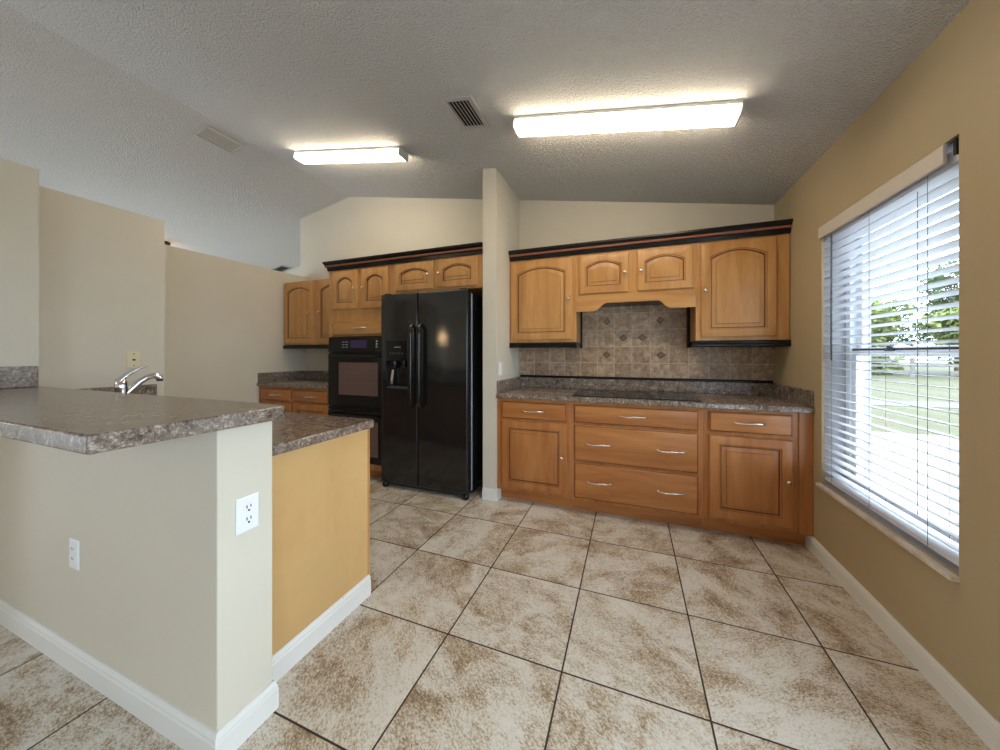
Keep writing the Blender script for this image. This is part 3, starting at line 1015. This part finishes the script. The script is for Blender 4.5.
for x in (FX0 + .035, FX1 - .03):
    part('foot', MB().lathe([(.022, 0), (.030, .008), (.030, .034), (.020, .049)], (x, 2.632, 0), n=18), M['gloss'], fr, 0, 50)
for x in (FX0 + .05, FX1 - .05):
    part('foot', MB().lathe([(.018, 0), (.018, .03)], (x, 3.22, 0), n=12), M['rubber'], fr, 0, 50)
for x in (FX0 + .055, FX1 - .055):
    part('hinge_cap', MB().box(x - .03, x + .03, 2.62, 2.74, 1.7985, 1.810), M['gloss'], fr, .004)

# ---- cabinets in the far corner
LX0, LX1 = XC + .002, OX0 - .001
t = thing('drawer_base_cabinet', 'low corner cabinet with two drawers side by side, left of the oven', 'base cabinet', (-3.5, 3.0, 0))
part('body', MB().box(LX0, LX1, YFACE, YB - .002, .10, .873), M['base_v'], t, .001)
part('toe_kick', MB().box(LX0, LX1, 2.793, 2.813, 0, .10), M['base_h'], t)
for a, b2 in ((-3.985, -3.515), (-3.465, -2.965)):
    drawer(t, a, b2, .718, .852, YD, ((a + b2) / 2,))
    door(t, a, b2, .128, .695, YD, 0)
t = thing('countertop', 'small brown granite-look countertop in the far corner, left of the oven', 'countertop', (-3.5, 3.0, .874))
part('slab', MB().prism(counter_profile(2.690, YB - .003, .874, .914), 'x', LX0, LX1), M['laminate'], t, 0, 30)
part('backsplash', MB().box(LX0 + .019, LX1, YB - .022, YB - .003, .914, 1.024), M['laminate'], t, .003)
part('side_splash', MB().box(LX0, LX0 + .019, 2.700, YB - .003, .914, 1.024), M['laminate'], t, .003)
t = thing('wall_cabinet', 'two-door arched wall cabinet in the far corner, left of the oven', 'wall cabinet', (-3.5, YB, 1.355))
part('body', MB().box(LX0 + .015, LX1, 3.020, YB - .002, 1.355, 2.125), M['wood_v'], t, .001)
door(t, -4.012, -3.520, 1.370, 2.112, 3.000, ARCH, -3.575, 1.735)
door(t, -3.462, -2.960, 1.370, 2.112, 3.000, ARCH, -3.415, 1.735)
part('light_rail', MB().prism(rail_profile(3.000, 3.035, 1.308, 1.3545), 'x', LX0 + .012, LX1), M['black'], t, 0, 30)

# ---- peninsula
PX, PY1 = -1.272, 1.424
t = thing('peninsula_cabinet', 'plain maple-sided base cabinet at the end of the peninsula', 'base cabinet', (-2.3, 1.13, 0))
part('body', MB().box(XBW + .004, PX - .007, KY1 + .003, PY1 - .022, .09, .863), M['wood_v'], t)
part('end_panel', MB().box(PX - .006, PX, KY1 + .003, PY1 - .014, 0.0, .863), M['veneer'], t)
part('corner_strip', MB().box(PX - .02, PX + .003, PY1 - .014, PY1, 0.0, .863), M['wood_v'], t, .002)
part('toe_kick', MB().box(XBW + .004, PX - .021, PY1 - .10, PY1 - .085, 0, .09), M['wood_h'], t)
xs = [-3.30, -2.80, -2.30, -1.80, -1.30]
for a, b2 in zip(xs[:-1], xs[1:]):
    d = door_mesh(a + .01, b2 - .01, .12, .83, 0)
    d.v = [(x, PY1 - .0025 - y, z) for x, y, z in d.v]
    d.f = [f[::-1] for f in d.f]
    part('door', d, [M['wood_v'], M['glaze']], t, 0, 25)
part('base_trim', base_x(PX, 1, KY1 + .013, PY1 - .004, .102), M['scuffed'], t, 0, None, 'white base trim')

def slab_outline(x0, x1, y0, y1, r, n=6, corners=(1, 2)):
    base = [(x0, y0), (x1, y0), (x1, y1), (x0, y1)]
    pts = []
    for i, (x, y) in enumerate(base):
        if i in corners:
            cx, cy = (x - r if x == x1 else x + r), (y + r if y == y0 else y - r)
            a0 = {1: -pi / 2, 2: 0}[i]
            for k in range(n + 1):
                a = a0 + k / n * pi / 2
                pts.append((cx + r * cos(a), cy + r * sin(a)))
        else:
            pts.append((x, y))
    return pts
t = thing('countertop', 'lower brown granite-look countertop of the peninsula behind the raised bar', 'countertop', (-2.3, 1.13, .866))
part('slab', MB().prism(slab_outline(XBW + .003, -1.243, KY1 + .002, 1.442, .03, 6, (2,)), 'z', .866, .906), M['laminate'], t, .007, 30)
part('side_splash', MB().box(XBW + .002, XBW + .021, .885, 1.476, .907, 1.022), M['laminate'], t, .003)
t = thing('bar_top', 'raised brown granite-look breakfast bar on the beige knee wall', 'countertop', (-2.1, .62, KZ))
part('slab', MB().prism(slab_outline(XA + .002, -1.127, .382, .862, .03, 6, (2,)), 'z', KZ + .001, 1.068), M['laminate'], t, .005, 30)
part('side_splash', MB().box(XA + .002, XA + .021, .384, .846, 1.069, 1.182), M['laminate'], t, .003)

# ---- faucet on the lower counter
FXX, FYY = -2.515, .975
t = thing('faucet', 'chrome single-lever faucet behind the raised bar', 'faucet', (FXX, FYY, .906))
part('base', MB().lathe([(.034, 0), (.034, .006), (.027, .014), (.025, .12), (.027, .165), (.025, .195), (.016, .210), (.004, .214)], (FXX, FYY, .9062), n=22), M['chrome'], t, 0, 50)
P = [(FXX, FYY + .014, 1.030), (FXX + .004, FYY + .040, 1.062), (FXX + .008, FYY + .070, 1.098), (FXX + .012, FYY + .100, 1.120), (FXX + .015, FYY + .122, 1.126), (FXX + .017, FYY + .142, 1.121), (FXX + .018, FYY + .150, 1.112)]
part('spout', MB().tube(P, [.019, .018, .017, .016, .016, .0165, .0165], 14), M['chrome'], t, 0, 50)
part('aerator', MB().lathe([(.015, .0), (.014, -.012)], (FXX + .018, FYY + .150, 1.106), n=14), M['rubber'], t, 0, 50)
P = [(FXX, FYY - .010, 1.105), (FXX + .002, FYY + .020, 1.138), (FXX + .006, FYY + .060, 1.166), (FXX + .010, FYY + .100, 1.184)]
part('lever', MB().tube(P, [.022, .018, .012, .008], 12, flat=.7), M['chrome'], t, 0, 50)

# ---- plates and switches
def plate_base(wd, ht, d=.006):
    L = [R4(-wd / 2, wd / 2, -ht / 2, ht / 2, 0), R4(-wd / 2, wd / 2, -ht / 2, ht / 2, -d * .4), R4(-wd / 2, wd / 2, -ht / 2, ht / 2, -d, .005)]
    return MB().loops(L, None, True, True)
def outlet(label, loc, rz, mat, kind, wd=.072, ht=.116, group=None):
    t = thing({'duplex': 'wall_outlet', 'rocker': 'light_switch', 'jack': 'phone_jack', 'dark': 'wall_outlet'}[kind], label,
              {'duplex': 'outlet', 'rocker': 'switch', 'jack': 'wall plate', 'dark': 'outlet'}[kind], loc, group, (0, 0, rz), (0, 0, 0))
    part('plate', plate_base(wd, ht), mat, t, .001)
    if kind == 'duplex':
        for s in (-1, 1):
            f = part('socket', MB().lathe([(.0165, 0), (.0165, .0015)], (0, -.006, s * .0195), (0, -1, 0), 20), mat, t, 0, 40)
            part('slot', MB().box(-.0076, -.0048, -.0084, -.0074, s * .0195 + .000, s * .0195 + .010), M['slot'], f)
            part('slot', MB().box(.0048, .0074, -.0084, -.0074, s * .0195 + .001, s * .0195 + .010), M['slot'], f)
            part('slot', MB().lathe([(.0034, 0), (.0034, .0009)], (0, -.0074, s * .0195 - .0075), (0, -1, 0), 10), M['slot'], f)
    elif kind == 'rocker':
        part('toggle', MB().prism([(-.006, -.033), (-.0095, -.033), (-.0070, 0), (-.0095, .033), (-.006, .033)], 'x', -.0165, .0165), mat, t, .001)
    elif kind == 'dark':
        for s in (-1, 1):
            f = part('socket', MB().box(-.016, .016, -.0075, -.006, s * .0195 - .014, s * .0195 + .014), mat, t, .002)
            part('slot', MB().box(-.0072, -.0050, -.0082, -.0076, s * .0195 + .001, s * .0195 + .009), M['slot'], f)
            part('slot', MB().box(.0050, .0072, -.0082, -.0076, s * .0195 + .001, s * .0195 + .009), M['slot'], f)
    else:
        part('jack', MB().box(-.008, .008, -.0072, -.006, -.006, .006), M['slot'], t)
        for s in (-1, 1):
            part('screw', MB().lathe([(.004, 0), (.003, .0015)], (0, -.006, s * .042), (0, -1, 0), 10), M['slot'], t)
    return t
outlet('white duplex outlet on the narrow end of the knee wall', (KX + .0005, .7525, .726), radians(90), M['plate'], 'duplex')
outlet('white outlet low on the long side of the knee wall under the bar', (-2.052, KY0 - .0005, .458), 0, M['plate'], 'dark')
outlet('ivory wall plate above the faucet', (XBW + .0005, 1.354, 1.205), radians(90), M['ivory'], 'jack', .080, .116)
outlet('white switch on the wing wall at the left end of the tiled counter', (-1.0645, 2.800, 1.115), radians(90), M['plate'], 'rocker')

# ------------------------------------------------------------------ ceiling fittings
def on_ceiling(name, label, cat, x, y, group=None):
    k = math.atan(SL) if x > XRIDGE else -math.atan(0.19)
    return thing(name, label, cat, (x, y, ceil_z(x)), group, (0, k, 0), (0, 0, 0))
def fixture(label, x, y, ln, wd):
    t = on_ceiling('fluorescent_light', label, 'ceiling light', x, y, 'fluorescent ceiling lights')
    h = .064
    part('base_pan', MB().box(-ln / 2 + .012, ln / 2 - .012, -wd / 2, wd / 2, -.020, -.0005), M['metal_white'], t, .003)
    prof = [(-wd / 2 + .002, -.0205), (-wd / 2 + .002, -h + .012), (-wd / 2 + .006, -h + .004), (-wd / 2 + .014, -h), (wd / 2 - .014, -h), (wd / 2 - .006, -h + .004), (wd / 2 - .002, -h + .012), (wd / 2 - .002, -.0205)]
    part('diffuser', MB().prism(prof, 'x', -ln / 2 + .012, ln / 2 - .012), M['diffuser'], t, 0, 40)
    cap = [(-wd / 2, 0), (-wd / 2, -h + .008), (-wd / 2 + .010, -h - .002), (wd / 2 - .010, -h - .002), (wd / 2, -h + .008), (wd / 2, 0)]
    for a in (-ln / 2, ln / 2 - .0115):
        part('end_cap', MB().prism([(p, z - .0005) for p, z in cap], 'x', a, a + .0115), M['metal_white'], t, .002)
    return t
fixture('lit fluorescent ceiling light on the window side of the wing wall', -.075, 2.118, 1.255, .128)
fixture('lit fluorescent ceiling light over the refrigerator side, near the ridge', -2.362, 2.380, 1.22, .128)

def vent(label, x, y, lx, ly, along_y, dark, nsl):
    t = on_ceiling('ceiling_vent', label, 'vent', x, y)
    bw = .034 if dark else .022
    f = MB()
    z1, z0 = -.0005, -.008
    f.box(-lx / 2, -lx / 2 + bw, -ly / 2, ly / 2, z0, z1).box(lx / 2 - bw, lx / 2, -ly / 2, ly / 2, z0, z1)
    f.box(-lx / 2 + bw, lx / 2 - bw, -ly / 2, -ly / 2 + bw, z0, z1).box(-lx / 2 + bw, lx / 2 - bw, ly / 2 - bw, ly / 2, z0, z1)
    part('frame', f, M['vent_paint'], t, .002)
    part('backing', MB().box(-lx / 2 + bw, lx / 2 - bw, -ly / 2 + bw, ly / 2 - bw, -.0012, -.0004), M['vent_dark'], t)
    ix, iy = lx - 2 * bw, ly - 2 * bw
    for k in range(nsl):
        a = (k + .5) / nsl - .5
        ang = radians(38 if dark else -12)
        c = (a * ix, 0, -.0095 if dark else -.0036)
        part('slat', MB().obox(c, (.0085 if dark else ix / nsl * .30, iy / 2, .0006), Matrix.Rotation(ang, 3, 'Y')), M['metal_white'], t)
    return t
vent('square dark-slotted ceiling vent between the two fluorescent lights', -.995, 1.995, .215, .315, True, True, 6)
vent('white louvered ceiling vent on the far slope, left of the ridge', -3.475, 1.990, .200, .320, True, False, 8)
vent('ceiling vent far back over the part-height wall', -5.80, 4.27, .36, .22, True, True, 6)

t = on_ceiling('flush_ceiling_lamp', 'dark bronze ceiling lamp with amber glow just above the part-height wall', 'ceiling light', -5.86, 2.66)
part('canopy', MB().lathe([(.085, -.0005), (.085, -.012), (.060, -.034), (.016, -.042)], (0, 0, 0), n=24), M['bronze'], t, 0, 40)
part('shade', MB().lathe([(.014, -.0425), (.055, -.052), (.070, -.075), (.050, -.100), (.01, -.108)], (0, 0, 0), n=24), M['glow'], t, 0, 40)

t = on_ceiling('pendant_lamp', 'bronze pendant lamp with warm glass globe in the room beyond the bar', 'pendant lamp', PLX, PLY)
k = math.atan(0.19)
t.rotation_euler = (0, 0, 0)
dz = PLZ - ceil_z(PLX)
part('canopy', MB().lathe([(.065, .012), (.065, -.014), (.05, -.026), (.008, -.030)], (0, 0, 0), n=20), M['bronze'], t, 0, 40)
part('stem', MB().tube([(0, 0, -.028), (0, 0, dz / 2), (0, 0, dz + .125)], .006, 8), M['bronze'], t)
part('cap', MB().lathe([(.010, .135), (.045, .128), (.055, .110), (.050, .1005)], (0, 0, dz), n=20), M['bronze'], t, 0, 40)
part('globe', MB().lathe([(.105 * sin(a * pi / 14), -.105 * cos(a * pi / 14)) for a in range(13)], (0, 0, dz), n=24), M['globe'], t, 0, 60)

# ------------------------------------------------------------------ outdoors, seen through the blind
GZ = -0.12
tag(part('lawn', MB().box(1.4, 60, -10, 70, GZ - .2, GZ), M['lawn']), 'green lawn outside the window', 'lawn', kind='structure')
tag(part('patio', MB().box(1.40, 14, -6, 7.75, GZ + .0005, GZ + .03), M['concrete']), 'pale concrete patio outside the window', 'patio', kind='structure')
tag(part('path', MB().box(1.4, 50, 12.0, 13.3, GZ + .0005, GZ + .012), M['asphalt']), 'grey path across the lawn', 'path', kind='structure')
t = thing('garden_fence', 'low grey fence along the far side of the lawn', 'fence', (18, 26, GZ))
for k in range(12):
    part('post', MB().box(5 + k * 2.4, 5.14 + k * 2.4, 25.93, 26.07, GZ, GZ + 1.15), M['post'], t, .01)
part('rails', MB().box(4, 33, 25.98, 26.02, GZ + .30, GZ + .42).box(4, 33, 25.98, 26.02, GZ + .62, GZ + .74).box(4, 33, 25.98, 26.02, GZ + .95, GZ + 1.07), M['post'], t)

def tree(label, x, y, h, r, mat, seed, trunk=.16):
    rnd = random.Random(seed)
    t = thing('tree', label, 'tree', (x, y, GZ), 'trees beyond the lawn')
    tr = MB().tube([(x, y, GZ), (x + .1, y, GZ + h * .25), (x - .05, y + .1, GZ + h * .5), (x, y, GZ + h * .75)], [trunk, trunk * .8, trunk * .6, trunk * .25], 10)
    for k in range(6):
        a = rnd.uniform(0, 6.28)
        tr.tube([(x, y, GZ + h * .35 + k * h * .05), (x + cos(a) * r * .4, y + sin(a) * r * .4, GZ + h * .55 + k * h * .04), (x + cos(a) * r * .7, y + sin(a) * r * .7, GZ + h * .65 + k * h * .05)], [trunk * .4, trunk * .25, trunk * .1], 6)
    part('trunk', tr, M['bark'], t, 0, 50)
    lv = MB()
    blobs = [(x + rnd.uniform(-.58, .58) * r, y + rnd.uniform(-.58, .58) * r, GZ + h * rnd.uniform(.16, .86), r * rnd.uniform(.32, .5)) for _ in range(16)]
    for _ in range(4200):
        bx, by, bz, br = rnd.choice(blobs)
        d = Vector((rnd.gauss(0, 1), rnd.gauss(0, 1), rnd.gauss(0, 1))).normalized() * br * rnd.uniform(.55, 1.0)
        c = Vector((bx, by, bz)) + d
        u = Vector((rnd.gauss(0, 1), rnd.gauss(0, 1), rnd.gauss(0, 1))).normalized()
        v = u.orthogonal().normalized()
        s = rnd.uniform(.14, .26)
        lv.add([c - u * s, c + v * s * .5, c + u * s, c - v * s * .5], [(0, 1, 2, 3)])
    part('foliage', lv, mat, t)
tree('yellow-green tree beyond the fence, on the side nearest the cabinets', 14.2, 31.0, 4.9, 2.4, M['leaf'], 1)
tree('mid-green tree beyond the fence, in the middle of the view', 17.0, 34.5, 5.6, 2.5, M['leaf'], 2)
tree('tall dark green tree beyond the fence, toward the near edge of the window', 21.5, 34.0, 8.2, 2.8, M['leaf_dark'], 3)
tree('pale green tree beyond the fence at the near edge of the window', 19.0, 29.6, 4.4, 2.0, M['leaf'], 4)
tree('dark green tree far behind the middle tree', 21.0, 46.0, 7.0, 3.0, M['leaf_dark'], 5)
tree('dark green tree far behind the yellow-green tree', 14.8, 40.5, 6.2, 2.6, M['leaf_dark'], 6)
